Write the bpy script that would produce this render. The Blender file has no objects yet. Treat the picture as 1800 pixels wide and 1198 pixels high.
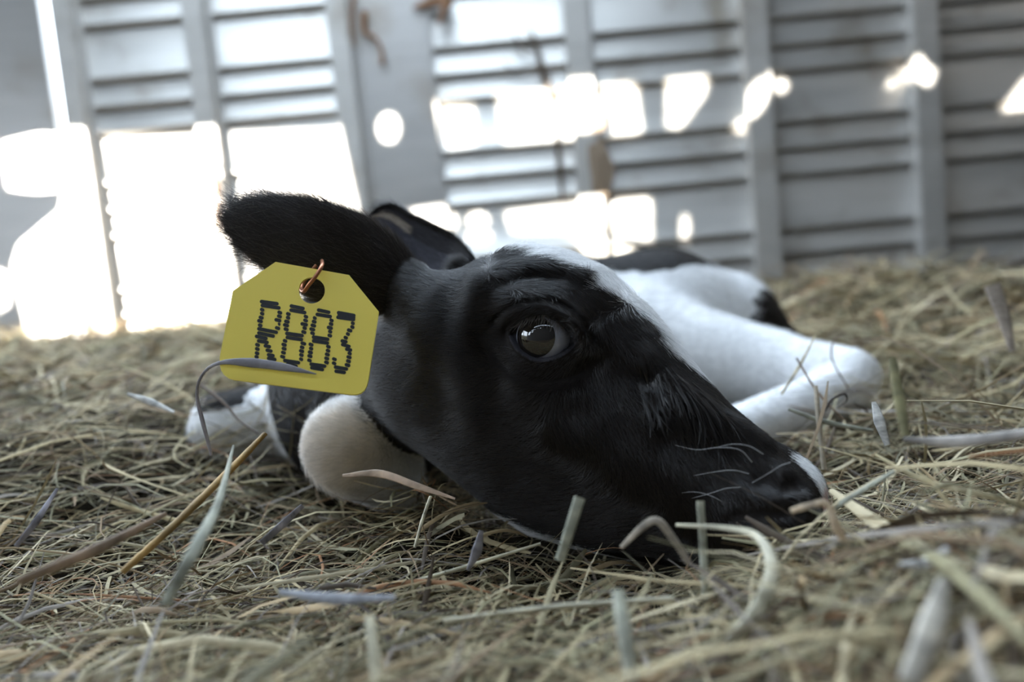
import bpy, bmesh, math, random
import numpy as np
from mathutils import Vector, Matrix

random.seed(7)
RNG = np.random.default_rng(11)
SC = bpy.context.scene
COL = SC.collection

# ------------------------------------------------------------------ camera
CAM = np.array([0.0, 0.0, 0.18])
FPX = 1250.0                      # focal length in pixels of the 1800 px wide frame
PITCH, ROLL = math.radians(5.0), math.radians(5.3)
_f = np.array([0, math.cos(PITCH), -math.sin(PITCH)])
_r0 = np.array([1.0, 0, 0]); _u0 = np.cross(_r0, _f)
_r = math.cos(ROLL) * _r0 - math.sin(ROLL) * _u0
_u = math.sin(ROLL) * _r0 + math.cos(ROLL) * _u0
cd = bpy.data.cameras.new('camera'); cam = bpy.data.objects.new('camera', cd); COL.objects.link(cam)
cam.matrix_world = Matrix([[_r[0], _u[0], -_f[0], CAM[0]], [_r[1], _u[1], -_f[1], CAM[1]],
                           [_r[2], _u[2], -_f[2], CAM[2]], [0, 0, 0, 1]])
cd.sensor_width = 36; cd.lens = FPX / 1800 * 36; cd.clip_start = 0.01; cd.clip_end = 200
cd.dof.use_dof = True; cd.dof.focus_distance = 0.472; cd.dof.aperture_fstop = 2.7
SC.camera = cam

# ------------------------------------------------------------------ world, sun, exposure
SUN_D = np.array([0.60, 1.0, -0.28]); SUN_D = SUN_D / np.linalg.norm(SUN_D)
wd = bpy.data.worlds.new('sky'); SC.world = wd; wd.use_nodes = True
bg = wd.node_tree.nodes['Background']
bg.inputs['Strength'].default_value = 3.6
_wn, _wl = wd.node_tree.nodes, wd.node_tree.links      # dim band added round the horizon to cut side light and reflections, pale bright sky above
_tc = _wn.new('ShaderNodeTexCoord'); _sx = _wn.new('ShaderNodeSeparateXYZ'); _rp = _wn.new('ShaderNodeValToRGB')
_wl.new(_tc.outputs['Generated'], _sx.inputs[0]); _wl.new(_sx.outputs['Z'], _rp.inputs['Fac']); _wl.new(_rp.outputs['Color'], bg.inputs['Color'])
_e = _rp.color_ramp.elements; _e[0].position = 0.02; _e[0].color = (.05, .05, .042, 1); _e[1].position = 0.9; _e[1].color = (.68, .83, 1, 1)
for _p, _c in ((.14, (.07, .075, .065, 1)), (.20, (.74, .84, .96, 1))): _x = _e.new(_p); _x.color = _c
sd = bpy.data.lights.new('sun', 'SUN'); sd.energy = 22; sd.angle = math.radians(0.4); sd.color = (1, 0.95, 0.86)
so = bpy.data.objects.new('sun', sd); COL.objects.link(so)
so.rotation_euler = Vector(SUN_D).to_track_quat('-Z', 'Y').to_euler()
SC.view_settings.view_transform = 'Standard'; SC.view_settings.look = 'None'
SC.view_settings.exposure = 1.45; SC.view_settings.gamma = 1; SC.view_settings.use_curve_mapping = False

# ------------------------------------------------------------------ helpers
def PX(px, py, Z):
    """A point seen at a photo position at depth Z (metres along the view axis)."""
    return CAM + Z * (_f + (px - 900) / FPX * _r - (py - 599) / FPX * _u)
def ray_y(px, py, y):
    d = _f + (px - 900) / FPX * _r - (py - 599) / FPX * _u
    return CAM + d * ((y - CAM[1]) / d[1])
def sstep(t):
    t = np.clip(t, 0, 1); return t * t * (3 - 2 * t)
def nrm(a):
    return a / np.maximum(np.linalg.norm(a, axis=-1, keepdims=True), 1e-9)
def tagit(o, label=None, cat=None, group=None, kind=None):
    if label: o['label'] = label
    if cat: o['category'] = cat
    if group: o['group'] = group
    if kind: o['kind'] = kind
    return o
def link(name, me, mat=None, parent=None):
    o = bpy.data.objects.new(name, me); COL.objects.link(o)
    if mat: me.materials.append(mat)
    if parent: o.parent = parent
    return o
def mesh_np(name, V, F, smooth=True, cols=None):
    """Mesh from arrays; F is (n,3) or (n,4)."""
    me = bpy.data.meshes.new(name)
    V = np.asarray(V, np.float32); F = np.asarray(F, np.int32)
    k = F.shape[1]
    me.vertices.add(len(V)); me.vertices.foreach_set('co', V.ravel())
    me.loops.add(F.size); me.loops.foreach_set('vertex_index', F.ravel())
    me.polygons.add(len(F)); me.polygons.foreach_set('loop_start', np.arange(len(F), dtype=np.int32) * k)
    if smooth: me.polygons.foreach_set('use_smooth', np.ones(len(F), bool))
    if cols is not None:
        a = me.color_attributes.new('Col', 'FLOAT_COLOR', 'POINT')
        c4 = np.ones((len(V), 4), np.float32); c4[:, :3] = cols
        a.data.foreach_set('color', c4.ravel())
    me.update(calc_edges=True); me.validate()
    return me
def boxes_mesh(name, boxes, bevel=0.0):
    bm = bmesh.new()
    for (x0, x1, y0, y1, z0, z1) in boxes:
        r = bmesh.ops.create_cube(bm, size=1)
        bmesh.ops.scale(bm, vec=(x1 - x0, y1 - y0, z1 - z0), verts=r['verts'])
        bmesh.ops.translate(bm, vec=((x0 + x1) / 2, (y0 + y1) / 2, (z0 + z1) / 2), verts=r['verts'])
    if bevel: bmesh.ops.bevel(bm, geom=bm.edges[:], offset=bevel, segments=2, affect='EDGES')
    me = bpy.data.meshes.new(name); bm.to_mesh(me); bm.free(); return me
def spline(pts, n):
    """Catmull-Rom resample."""
    P = np.asarray(pts, float); m = len(P)
    Q = np.vstack([2 * P[0] - P[1], P, 2 * P[-1] - P[-2]])
    t = np.linspace(0, m - 1, n); i = np.minimum(t.astype(int), m - 2); f = (t - i)[:, None]
    a, b, c, d = Q[i], Q[i + 1], Q[i + 2], Q[i + 3]
    return 0.5 * (2 * b + (c - a) * f + (2 * a - 5 * b + 4 * c - d) * f * f + (3 * b - a - 3 * c + d) * f ** 3)
def tube_np(pts, rad, k=8):
    """Tapered closed tube along points; returns V, quads."""
    P = np.asarray(pts, float); n = len(P); rad = np.broadcast_to(rad, n)
    T = nrm(np.gradient(P, axis=0)); up = np.array([0.13, 0.31, 0.94]); 
    A = nrm(np.cross(T, up)); B = np.cross(T, A)
    th = np.arange(k) / k * 2 * np.pi
    V = P[:, None] + rad[:, None, None] * (np.cos(th)[None, :, None] * A[:, None] + np.sin(th)[None, :, None] * B[:, None])
    V = V.reshape(-1, 3)
    i, j = np.meshgrid(np.arange(n - 1), np.arange(k), indexing='ij'); i = i.ravel(); j = j.ravel(); j2 = (j + 1) % k
    return V, np.stack([i * k + j, i * k + j2, (i + 1) * k + j2, (i + 1) * k + j], 1)

# ------------------------------------------------------------------ materials
def mat_new(name):
    m = bpy.data.materials.new(name); m.use_nodes = True
    return m, m.node_tree.nodes, m.node_tree.links, m.node_tree.nodes['Principled BSDF']
def mat_plain(name, col, rough=0.5, metal=0.0, **kw):
    m, N, L, b = mat_new(name)
    b.inputs['Base Color'].default_value = (*col, 1); b.inputs['Roughness'].default_value = rough
    b.inputs['Metallic'].default_value = metal
    for k, v in kw.items(): b.inputs[k.replace('_', ' ')].default_value = v
    return m
def mat_attr(name, rough=0.6, attr='Col', noise=0.0, scale=40, spec=0.5, trans=0.0, bump=0.0):
    m, N, L, b = mat_new(name)
    at = N.new('ShaderNodeAttribute'); at.attribute_name = attr
    src = at.outputs['Color']
    if noise:
        nz = N.new('ShaderNodeTexNoise'); nz.inputs['Scale'].default_value = scale; nz.inputs['Detail'].default_value = 6
        tc = N.new('ShaderNodeTexCoord'); L.new(tc.outputs['Object'], nz.inputs['Vector'])
        mr = N.new('ShaderNodeMapRange'); mr.inputs['To Min'].default_value = 1 - noise; mr.inputs['To Max'].default_value = 1 + noise
        L.new(nz.outputs['Fac'], mr.inputs['Value'])
        mx = N.new('ShaderNodeVectorMath'); mx.operation = 'SCALE'
        L.new(src, mx.inputs[0]); L.new(mr.outputs['Result'], mx.inputs['Scale']); src = mx.outputs['Vector']
        if bump:
            bp = N.new('ShaderNodeBump'); bp.inputs['Distance'].default_value = bump
            L.new(nz.outputs['Fac'], bp.inputs['Height']); L.new(bp.outputs['Normal'], b.inputs['Normal'])
    L.new(src, b.inputs['Base Color']); b.inputs['Roughness'].default_value = rough
    b.inputs['Specular IOR Level'].default_value = spec
    if trans:
        b.inputs['Transmission Weight'].default_value = 0
        tr = N.new('ShaderNodeBsdfTranslucent'); L.new(src, tr.inputs['Color'])
        ms = N.new('ShaderNodeMixShader'); ms.inputs['Fac'].default_value = trans
        out = N['Material Output']; L.new(b.outputs[0], ms.inputs[1]); L.new(tr.outputs[0], ms.inputs[2]); L.new(ms.outputs[0], out.inputs['Surface'])
    return m
def mat_metal(name, base, dirt, rough=0.42, metal=0.55):
    """Worn aluminium: brushed streaks, blotches of brown dirt."""
    m, N, L, b = mat_new(name)
    tc = N.new('ShaderNodeTexCoord')
    mp = N.new('ShaderNodeMapping'); mp.inputs['Scale'].default_value = (1.0, 6, 14); L.new(tc.outputs['Object'], mp.inputs['Vector'])
    n1 = N.new('ShaderNodeTexNoise'); n1.inputs['Scale'].default_value = 3.0; n1.inputs['Detail'].default_value = 8; L.new(mp.outputs[0], n1.inputs['Vector'])
    n2 = N.new('ShaderNodeTexNoise'); n2.inputs['Scale'].default_value = 4.5; n2.inputs['Detail'].default_value = 7; n2.inputs['Roughness'].default_value = 0.65
    L.new(tc.outputs['Object'], n2.inputs['Vector'])
    r2 = N.new('ShaderNodeValToRGB'); r2.color_ramp.elements[0].position = 0.55; r2.color_ramp.elements[1].position = 0.78
    L.new(n2.outputs['Fac'], r2.inputs['Fac'])
    r1 = N.new('ShaderNodeMapRange'); r1.inputs['To Min'].default_value = 0.8; r1.inputs['To Max'].default_value = 1.15; L.new(n1.outputs['Fac'], r1.inputs['Value'])
    c1 = N.new('ShaderNodeVectorMath'); c1.operation = 'SCALE'; c1.inputs[0].default_value = base; L.new(r1.outputs[0], c1.inputs['Scale'])
    mx = N.new('ShaderNodeMix'); mx.data_type = 'RGBA'; L.new(r2.outputs['Color'], mx.inputs['Factor'])
    L.new(c1.outputs[0], mx.inputs['A']); mx.inputs['B'].default_value = (*dirt, 1)
    L.new(mx.outputs['Result'], b.inputs['Base Color'])
    r3 = N.new('ShaderNodeMapRange'); r3.inputs['To Min'].default_value = rough - 0.12; r3.inputs['To Max'].default_value = rough + 0.15; L.new(n1.outputs['Fac'], r3.inputs['Value'])
    L.new(r3.outputs[0], b.inputs['Roughness']); b.inputs['Metallic'].default_value = metal
    return m

M_SLAT = mat_metal('worn_aluminium', (0.43, 0.415, 0.39), (0.22, 0.185, 0.14))
M_POST = mat_metal('aluminium_post', (0.46, 0.445, 0.42), (0.26, 0.22, 0.17), 0.5, 0.4)
M_SHEET = mat_metal('aluminium_sheet', (0.44, 0.43, 0.415), (0.30, 0.26, 0.21), 0.38, 0.6)
M_DARKW = mat_metal('darkened_metal', (0.07, 0.068, 0.065), (0.05, 0.045, 0.035), 0.7, 0.0)  # shade put into the base colour, dimming reflections of the unseen surfaces
M_FLOOR = mat_plain('floor_board', (0.12, 0.09, 0.06), 0.9)
M_HAY = mat_attr('hay_straw', 0.55, noise=0.25, scale=160, spec=0.15, trans=0.06)
M_GAPSHADE = mat_plain('hay_gap_shade', (.016, .013, .009), 1.0, Specular_IOR_Level=0.0)  # near-black sheet below the straws, painting in the shade of the gaps
M_BLADE = mat_attr('hay_straw', 0.5, noise=0.3, scale=220, spec=0.4, trans=0.15)
M_SKIN = mat_attr('calf_hide', 0.6, noise=0.25, scale=120, spec=0.12, bump=0.0008)
M_FUR = mat_attr('calf_hair', 0.26, spec=0.62)
M_YELLOW = mat_plain('yellow_plastic', (0.98, 0.77, 0.12), 0.42)
M_INK = mat_plain('black_ink', (0.006, 0.006, 0.008), 0.45)
M_COPPER = mat_plain('copper_wire', (0.42, 0.17, 0.09), 0.38, 0.85)

# ------------------------------------------------------------------ the trailer: walls and floor
YW = 2.4
ZT = 1.75
def wx(px, py=200, y=YW): return float(ray_y(px, py, y)[0])
root_wall = bpy.data.objects.new('wall_back', None); COL.objects.link(root_wall); root_wall['kind'] = 'structure'
GROOVES = [-0.12, 0.0, 0.075, 0.16, 0.243, 0.422, 0.508, 0.595, 0.76, 0.842, 0.93, 1.10, 1.185, 1.27, 1.44, 1.525, 1.61, ZT]
def slat_panel(x0, x1):
    prof = []
    for a, b in zip(GROOVES[:-1], GROOVES[1:]):
        prof += [(YW + 0.020, a), (YW + 0.020, a + 0.010), (YW - 0.006, a + 0.011), (YW - 0.010, a + 0.016), (YW - 0.009, a + 0.026), (YW + 0.001, a + 0.032), (YW, b - 0.012), (YW + 0.004, b - 0.002)]
    prof += [(YW + 0.02, ZT), (YW + 0.045, ZT), (YW + 0.045, GROOVES[0])]
    n = len(prof); V = []
    for x in (x0, x1): V += [(x, y, z) for y, z in prof]
    F = [(i, (i + 1) % n, n + (i + 1) % n, n + i) for i in range(n)]
    me = mesh_np('slat_panel', V, F, smooth=False)
    o = link('slat_panel', me, M_SLAT, root_wall); o['kind'] = 'structure'; return o
def wall_boxes(name, boxes, mat, bevel=0.003):
    o = link(name, boxes_mesh(name, boxes, bevel), mat, root_wall); o['kind'] = 'structure'; return o
pA, pB, pC, pE, pF, pG, pH = [(wx(a), wx(b)) for a, b in ((128, 160), (352, 386), (596, 632), (1003, 1044), (1306, 1350), (1597, 1640), (1885, 1930))]
gap0, gap1 = wx(96), wx(118)
slit0, slit1 = wx(633), wx(643)
door1 = wx(772)
for x0, x1 in ((pA[1], pB[0]), (pB[1], pC[0]), (door1, pE[0]), (pE[1], pF[0]), (pF[1], pG[0]), (pG[1], pH[0]), (pH[1], pH[1] + 0.5)):
    slat_panel(x0, x1)
for (x0, x1) in (pA, pB, pE, pF, pG, pH):
    # a hat-section post: proud face, thin flange towards the right
    wall_boxes('post', [(x0, x1, YW - 0.052, YW + 0.04, -0.12, ZT), (x1 - 0.001, x1 + 0.016, YW - 0.012, YW + 0.03, -0.12, ZT)], M_POST)
wall_boxes('door_post', [(pC[0], pC[1], YW - 0.035, YW + 0.04, -0.12, ZT)], M_POST)
wall_boxes('plain_panel', [(slit1, door1 - 0.012, YW - 0.006, YW + 0.03, -0.12, ZT), (door1 - 0.012, door1, YW - 0.018, YW + 0.03, -0.12, ZT)], M_SHEET)
wall_boxes('door_rod', [(slit0 + 0.002, slit1 - 0.003, YW + 0.002, YW + 0.05, -0.12, ZT)], M_POST)
wall_boxes('plain_panel', [(-2.3, gap0, YW - 0.004, YW + 0.03, -0.12, ZT)], M_SHEET)
wall_boxes('door_post', [(gap1, pA[0], YW - 0.02, YW + 0.03, -0.12, ZT)], M_POST)

# the opposite side of the trailer, behind the camera: punched openings let the low sun through
YF = -1.0
def back_to_front(px, py, y=YW):
    p = ray_y(px, py, y); s = (YF - p[1]) / SUN_D[1]; q = p + SUN_D * s
    return (float(q[0]), float(q[2]))
def ell(cx, cy, rx, ry, rot=0, n=14):
    r = math.radians(rot)
    return [(cx + rx * math.cos(t) * math.cos(r) - ry * math.sin(t) * math.sin(r), cy + rx * math.cos(t) * math.sin(r) + ry * math.sin(t) * math.cos(r)) for t in [k / n * 2 * math.pi for k in range(n)]]
YP = YW - 0.052
PATCHES = [
    (YW, [(8, 255), (70, 240), (330, 240), (610, 226), (652, 420), (640, 620), (62, 620), (28, 470), (40, 432), (112, 372), (118, 330), (70, 334), (20, 330)]),
    (YW, [(-60, 470), (12, 480), (16, 535), (-60, 570)]),
    (YW, ell(686, 226, 17, 24)),
    (YW, [(768, 182), (832, 186), (837, 254), (788, 262)]),
    (YW, [(874, 172), (882, 164), (1110, 146), (1118, 150), (1130, 228), (1124, 236), (892, 254), (884, 248)]),
    (YW, [(1172, 140), (1245, 133), (1240, 165), (1195, 228), (1171, 222)]),
    (YP, [(1278, 215), (1301, 186), (1301, 222)]),
    (YP, ell(1330, 172, 17, 38, 25)), (YP, ell(1364, 136, 15, 13)),
    (YP, [(1592, 104), (1618, 97), (1632, 118), (1646, 124), (1634, 152), (1618, 142), (1594, 128)]),
    (YW, [(1552, 160), (1566, 138), (1576, 136), (1572, 150)]),
    (YW, [(1758, 196), (1800, 138), (1850, 130), (1850, 188)]),
    (YW, [(725, 371), (785, 362), (803, 386), (800, 406), (735, 412)]),
    (YW, ell(840, 388, 18, 14)), (YW, ell(842, 415, 23, 10)),
    (YW, [(888, 374), (1012, 358), (1136, 348), (1144, 352), (1147, 425), (1060, 408), (900, 409)]),
    (YW, [(1018, 420), (1060, 414), (1120, 442), (1080, 458), (1030, 446)]),
    (YW, ell(1204, 400, 8, 24)),
]
cu = bpy.data.curves.new('wall_front', 'CURVE'); cu.dimensions = '2D'; cu.fill_mode = 'BOTH'; cu.extrude = 0.004
def poly(pts):
    s = cu.splines.new('POLY'); s.points.add(len(pts) - 1); s.use_cyclic_u = True
    for p, (x, z) in zip(s.points, pts): p.co = (x, z, 0, 1)
poly([(-5.4, -0.12), (3.0, -0.12), (3.0, 2.5), (-5.4, 2.5)])
for k in range(9): poly([(-1.6 + .42 * k, 2.2), (-1.6 + .42 * k + .37, 2.2), (-1.6 + .42 * k + .37, 2.42), (-1.6 + .42 * k, 2.42)])
for yy, pp in PATCHES: poly([back_to_front(x, y, yy) for x, y in pp])
tmp = bpy.data.objects.new('tmp', cu); tmp.rotation_euler = (math.pi / 2, 0, 0); tmp.location = (0, YF, 0); COL.objects.link(tmp)
bpy.context.view_layer.update()
mf = bpy.data.meshes.new_from_object(tmp.evaluated_get(bpy.context.evaluated_depsgraph_get()))
mf.transform(tmp.matrix_world); bpy.data.objects.remove(tmp); mf.name = 'wall_front'
wf = link('wall_front', mf, M_DARKW); wf['kind'] = 'structure'
wr = link('wall_right', boxes_mesh('wall_right', [(2.45, 2.5, YF, YW + 0.05, -0.12, 2.5)]), M_DARKW); wr['kind'] = 'structure'
ce = link('shade_roof', boxes_mesh('shade_roof', [(-5.4, 2.5, YF, 0.68, 2.5, 2.53), (-5.4, -1.65, 0.68, YW + 0.05, 2.5, 2.53), (0.55, 2.5, 0.68, YW + 0.05, 2.5, 2.53)]), M_DARKW); ce['kind'] = 'structure'  # unseen roof pieces, added to shade the front, right side and left corner
fl = link('floor', boxes_mesh('floor', [(-4.2, 2.5, YF, YW + 0.05, -0.15, -0.12)]), M_FLOOR); fl['kind'] = 'structure'

# ------------------------------------------------------------------ the calf: one implicit surface
P0 = PX(840, 440, 0.54); PM = PX(1450, 852, 0.43)
HL = float(np.linalg.norm(PM - P0)); HU = (PM - P0) / HL
TAU = math.radians(22)
_w0 = nrm(-_f - HU * np.dot(-_f, HU)); _v0 = np.cross(HU, _w0); _v0 = _v0 if np.dot(_v0, _u) > 0 else -_v0
HV = math.cos(TAU) * _v0 + math.sin(TAU) * _w0
HW = math.cos(TAU) * _w0 - math.sin(TAU) * _v0
def head_local(p):
    q = p - P0; return q @ HU, q @ HV, q @ HW
def head_pt(a, b, c): return P0 + a * HU + b * HV + c * HW
def px_at_c(px, py, c):
    """Point on the ray of a photo position whose sideways head coordinate is c."""
    d = _f + (px - 900) / FPX * _r - (py - 599) / FPX * _u
    return CAM + d * ((c + np.dot(P0 - CAM, HW)) / np.dot(d, HW))
KA = np.array([-.06, -.04, -.02, 0, .03, .06, .09, .12, .15, .18, .21, .24, .265, .285, .297, .303])
KD = np.array([-.095, -.085, -.068, -.020, .022, .034, .038, .035, .027, .016, .007, .003, .001, -.004, -.016, -.034])
KV = np.array([-.122, -.124, -.126, -.129, -.138, -.152, -.161, -.163, -.158, -.146, -.128, -.108, -.094, -.080, -.062, -.046])
KW = np.array([.004, .028, .042, .052, .061, .066, .068, .066, .060, .053, .047, .044, .042, .037, .026, .006])
_af = np.linspace(-.06, .303, 160)
def _sm(k):
    v = np.interp(_af, KA, k); 
    for _ in range(9): v[1:-1] = (v[:-2] + 2 * v[1:-1] + v[2:]) / 4
    return v.astype(np.float32)
FD, FV, FW = _sm(KD), _sm(KV), _sm(KW)
ST = np.array([-1, -.7, -.35, 0, .35, .7, 1]); SW = np.array([.58, .68, .80, .93, 1.0, 1.0, .92])
EYE = px_at_c(956, 592, 0.049)
EN = nrm(0.86 * HW + 0.22 * HU + 0.22 * HV)
_hx = _r - EN * np.dot(_r, EN); _hx = nrm(_hx)
_gy = np.cross(EN, _hx); _gy = _gy if np.dot(_gy, _u) > 0 else -_gy
_c, _s = math.cos(math.radians(-9)), math.sin(math.radians(-9))
EH = _c * _hx + _s * _gy; EG = _c * _gy - _s * _hx
ER = 0.0185
def mirror(v): return v - 2 * HW * (v @ HW)
EYE_B = P0 + mirror(EYE - P0); EYES = [(EYE, EH, EG, EN), (EYE_B, mirror(EH), mirror(EG), mirror(EN))]
def smin(a, b, k):
    h = np.clip(0.5 + 0.5 * (b - a) / k, 0, 1); return b + (a - b) * h - k * h * (1 - h)
def smax(a, b, k): return -smin(-a, -b, k)
def cap(p, a, b, r1, r2):
    ba = b - a; t = np.clip(((p - a) @ ba) / np.dot(ba, ba), 0, 1)
    return np.linalg.norm(p - a - t[:, None] * ba, axis=1) - (r1 + (r2 - r1) * t)
def ellip(p, c, axes, r):
    q = (p - c) @ np.array(axes).T / np.array(r); n = np.linalg.norm(q, axis=1)
    return (n - 1) * min(r)
def sdf_head(p, fine=True):
    a, b, c = head_local(p)
    D = np.interp(a, _af, FD); Vv = np.interp(a, _af, FV); W = np.interp(a, _af, FW)
    ctr = (D + Vv) / 2; hh = (D - Vv) / 2
    t = (b - ctr) / hh
    w = W * np.interp(np.clip(t, -1, 1), ST, SW)
    g = ((np.abs(c) / w) ** 2.4 + np.abs(t) ** 2.4 + 1e-9) ** (1 / 2.4)
    f = np.minimum((g - 1) * np.minimum(w, hh) * 0.9, 0.12)
    end = np.maximum(a - .303, -.06 - a); f = np.maximum(f, end)
    f = smin(f, cap(p, head_pt(.025, -.045, .045), PX(722, 512, .527), .028, .021), .02)
    f = smin(f, cap(p, head_pt(.018, -.045, -.035), PX(806, 474, .585), .015, .010), .015)
    # jaw muscle, cheek bone, brow, nostril pad, on both sides
    for s in (1, -1):
        f = smin(f, ellip(p, head_pt(.055, -.085, s * .040), (HU, HV, HW), (.060, .050, .026)), .025)
        f = smin(f, cap(p, head_pt(.04, -.045, s * .054), head_pt(.15, -.040, s * .047), .014, .010), .02)
        f = smin(f, cap(p, head_pt(.055, .000, s * .058), head_pt(.115, .004, s * .056), .011, .010), .024)
        f = smax(f, -ellip(p, head_pt(.165, -.022, s * .066), (HU, HV, HW), (.030, .014, .012)), .02)
        f = smin(f, ellip(p, head_pt(.275, -.034, s * .026), (HU, HV, HW), (.024, .026, .018)), .02)
    return f
def sdf_eye(p, f, fr):
    q = p - fr[0]; x = q @ fr[1]; y = q @ fr[2]; z = q @ fr[3]
    rr = np.linalg.norm(q, axis=1)
    e = (np.abs(x / .0192) ** 1.65 + np.abs(y / .0136) ** 1.65 + 1e-9) ** (1 / 1.65)
    hole = np.maximum(np.maximum((e - 1.28) * .0136, -z), rr - .05)
    f = smax(f, -hole, .006)
    front = sstep((z - .002) / .004)
    rl = ER - .0014 + .0034 * sstep((e - .94) / .17) * front + .0007 * np.exp(-((e - 1.16) / .10) ** 2) * front
    f = smin(f, rr - rl, .008)
    near = front * (rr < .06)
    return f + near * (.0022 * np.exp(-((e - 1.75) / .16) ** 2) * sstep(y / .006) + .0016 * np.exp(-((e - 2.1) / .25) ** 2) * sstep(-y / .006))
def W3(*v): return np.array(v, float)
BODY = [  # (a, b, r1, r2, k)
    (PX(785, 645, .58), PX(640, 695, .74), .060, .082, .04),
    (PX(640, 690, .74), W3(-.18, .93, .095), .085, .105, .05),
    (W3(-.2, .95, .09), W3(.22, 1.05, .095), .105, .103, .04),
    (W3(.22, 1.05, .095), W3(.318, 1.07, .075), .100, .085, .03),
    (W3(.318, 1.07, .07), W3(.38, 1.05, .03), .075, .05, .03),
    (W3(-.12, .86, .05), W3(.15, .96, .05), .08, .09, .05),
    (PX(1130, 606, .95), PX(1350, 650, .87), .072, .049, .03),
    (PX(1350, 648, .87), PX(1490, 664, .80), .045, .034, .012),
    (PX(1488, 684, .79), PX(1290, 762, .70), .030, .025, .008),
    (PX(612, 792, .57), PX(690, 842, .61), .034, .026, .015),
    (PX(602, 765, .575), PX(640, 720, .72), .021, .035, .02),
    (PX(560, 735, .78), PX(395, 745, .74), .046, .034, .02),
]
GROOVE = []
def sdf(p, eye=True):
    p = np.asarray(p, np.float64)
    f = np.full(len(p), 1e3)
    for a, b, r1, r2, k in BODY: f = smin(f, cap(p, a, b, r1, r2), k)
    f = smin(f, sdf_head(p), .03)
    for path, dep, wid in GROOVE:
        d = np.full(len(p), 1e3)
        for q0, q1 in zip(path[:-1], path[1:]): d = np.minimum(d, cap(p, q0, q1, 0, 0))
        f = f + dep * np.exp(-(d / wid) ** 2)
    if eye:
        for fr in EYES:
            nb = ((p - fr[0]) ** 2).sum(1) < .0049
            if nb.any(): f[nb] = sdf_eye(p[nb], f[nb], fr)
    return f
def sdf_chunks(p, eye=True, n=400000):
    return np.concatenate([sdf(p[i:i + n], eye) for i in range(0, len(p), n)])
def grad(p, e=.0006):
    k = np.array([[1, -1, -1], [-1, -1, 1], [-1, 1, -1], [1, 1, 1]], float); g = 0
    for d in k: g = g + d * sdf_chunks(p + d * e)[:, None]
    return nrm(g)
def surface_nets(lo, hi, h):
    n = np.ceil((np.array(hi) - lo) / h).astype(int) + 1
    ax = [lo[i] + np.arange(n[i]) * h for i in range(3)]
    G = np.empty(n, np.float32)
    YY, ZZ = np.meshgrid(ax[1], ax[2], indexing='ij'); yz = np.stack([YY.ravel(), ZZ.ravel()], 1)
    step = max(1, 400000 // len(yz))
    for i in range(0, n[0], step):
        xs = ax[0][i:i + step]
        pts = np.concatenate([np.column_stack([np.full(len(yz), x), yz]) for x in xs])
        G[i:i + step] = sdf(pts).reshape(len(xs), n[1], n[2])
    ins = G < 0
    c = np.zeros(n - 1, np.int8)
    sl = lambda d, i: slice(d, n[i] - 1 + d)
    for dx in (0, 1):
        for dy in (0, 1):
            for dz in (0, 1): c += ins[sl(dx, 0), sl(dy, 1), sl(dz, 2)]
    act = (c > 0) & (c < 8); idx = np.full(act.shape, -1, np.int64); cells = np.argwhere(act); idx[act] = np.arange(len(cells))
    acc = np.zeros((len(cells), 3)); cnt = np.zeros(len(cells))
    for d in range(3):
        o1, o2 = [i for i in range(3) if i != d]
        for e1 in (0, 1):
            for e2 in (0, 1):
                o = np.zeros(3, int); o[o1] = e1; o[o2] = e2; q = o.copy(); q[d] = 1
                A = G[tuple((cells + o).T)]; B = G[tuple((cells + q).T)]; m = (A < 0) != (B < 0)
                t = np.where(m, A / np.where(m, A - B, 1), 0); pos = (cells + o).astype(float); pos[:, d] += t
                acc += pos * m[:, None]; cnt += m
    V = lo + acc / cnt[:, None] * h
    quads = []
    for d in range(3):
        o1, o2 = (d + 1) % 3, (d + 2) % 3
        A = ins; s0 = [slice(1, -1)] * 3; s1 = [slice(1, -1)] * 3
        s0[d] = slice(0, -1); s1[d] = slice(1, None)
        m = A[tuple(s0)] != A[tuple(s1)]; e = np.argwhere(m); off = np.ones(3, int); off[d] = 0; e = e + off
        flip = A[tuple(e.T)]
        def cc(a, b):
            q = e.copy(); q[:, o1] -= a; q[:, o2] -= b; return idx[tuple(q.T)]
        Q = np.stack([cc(1, 1), cc(0, 1), cc(0, 0), cc(1, 0)], 1)
        Q[~flip] = Q[~flip][:, ::-1]; quads.append(Q)
    return V, np.concatenate(quads)
def subdiv(V, Q):
    E = np.sort(np.stack([Q, np.roll(Q, -1, 1)], 2).reshape(-1, 2), 1)
    key = E[:, 0] * len(V) + E[:, 1]; uq, inv = np.unique(key, return_inverse=True)
    ev = np.stack([uq // len(V), uq % len(V)], 1); em = V[ev].mean(1); fm = V[Q].mean(1)
    ei = inv.reshape(-1, 4) + len(V); fi = np.arange(len(Q)) + len(V) + len(em)
    R = [np.stack([Q[:, k], ei[:, k], fi, ei[:, k - 1]], 1) for k in range(4)]
    return np.vstack([V, em, fm]), np.concatenate(R)
def surf(px, py):
    """First point of the calf met by the ray of a photo position."""
    d = _f + (px - 900) / FPX * _r - (py - 599) / FPX * _u; d = d / np.linalg.norm(d); t = .3
    for _ in range(90): t += .7 * float(sdf((CAM + d * t)[None], False)[0])
    return CAM + d * t
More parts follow.
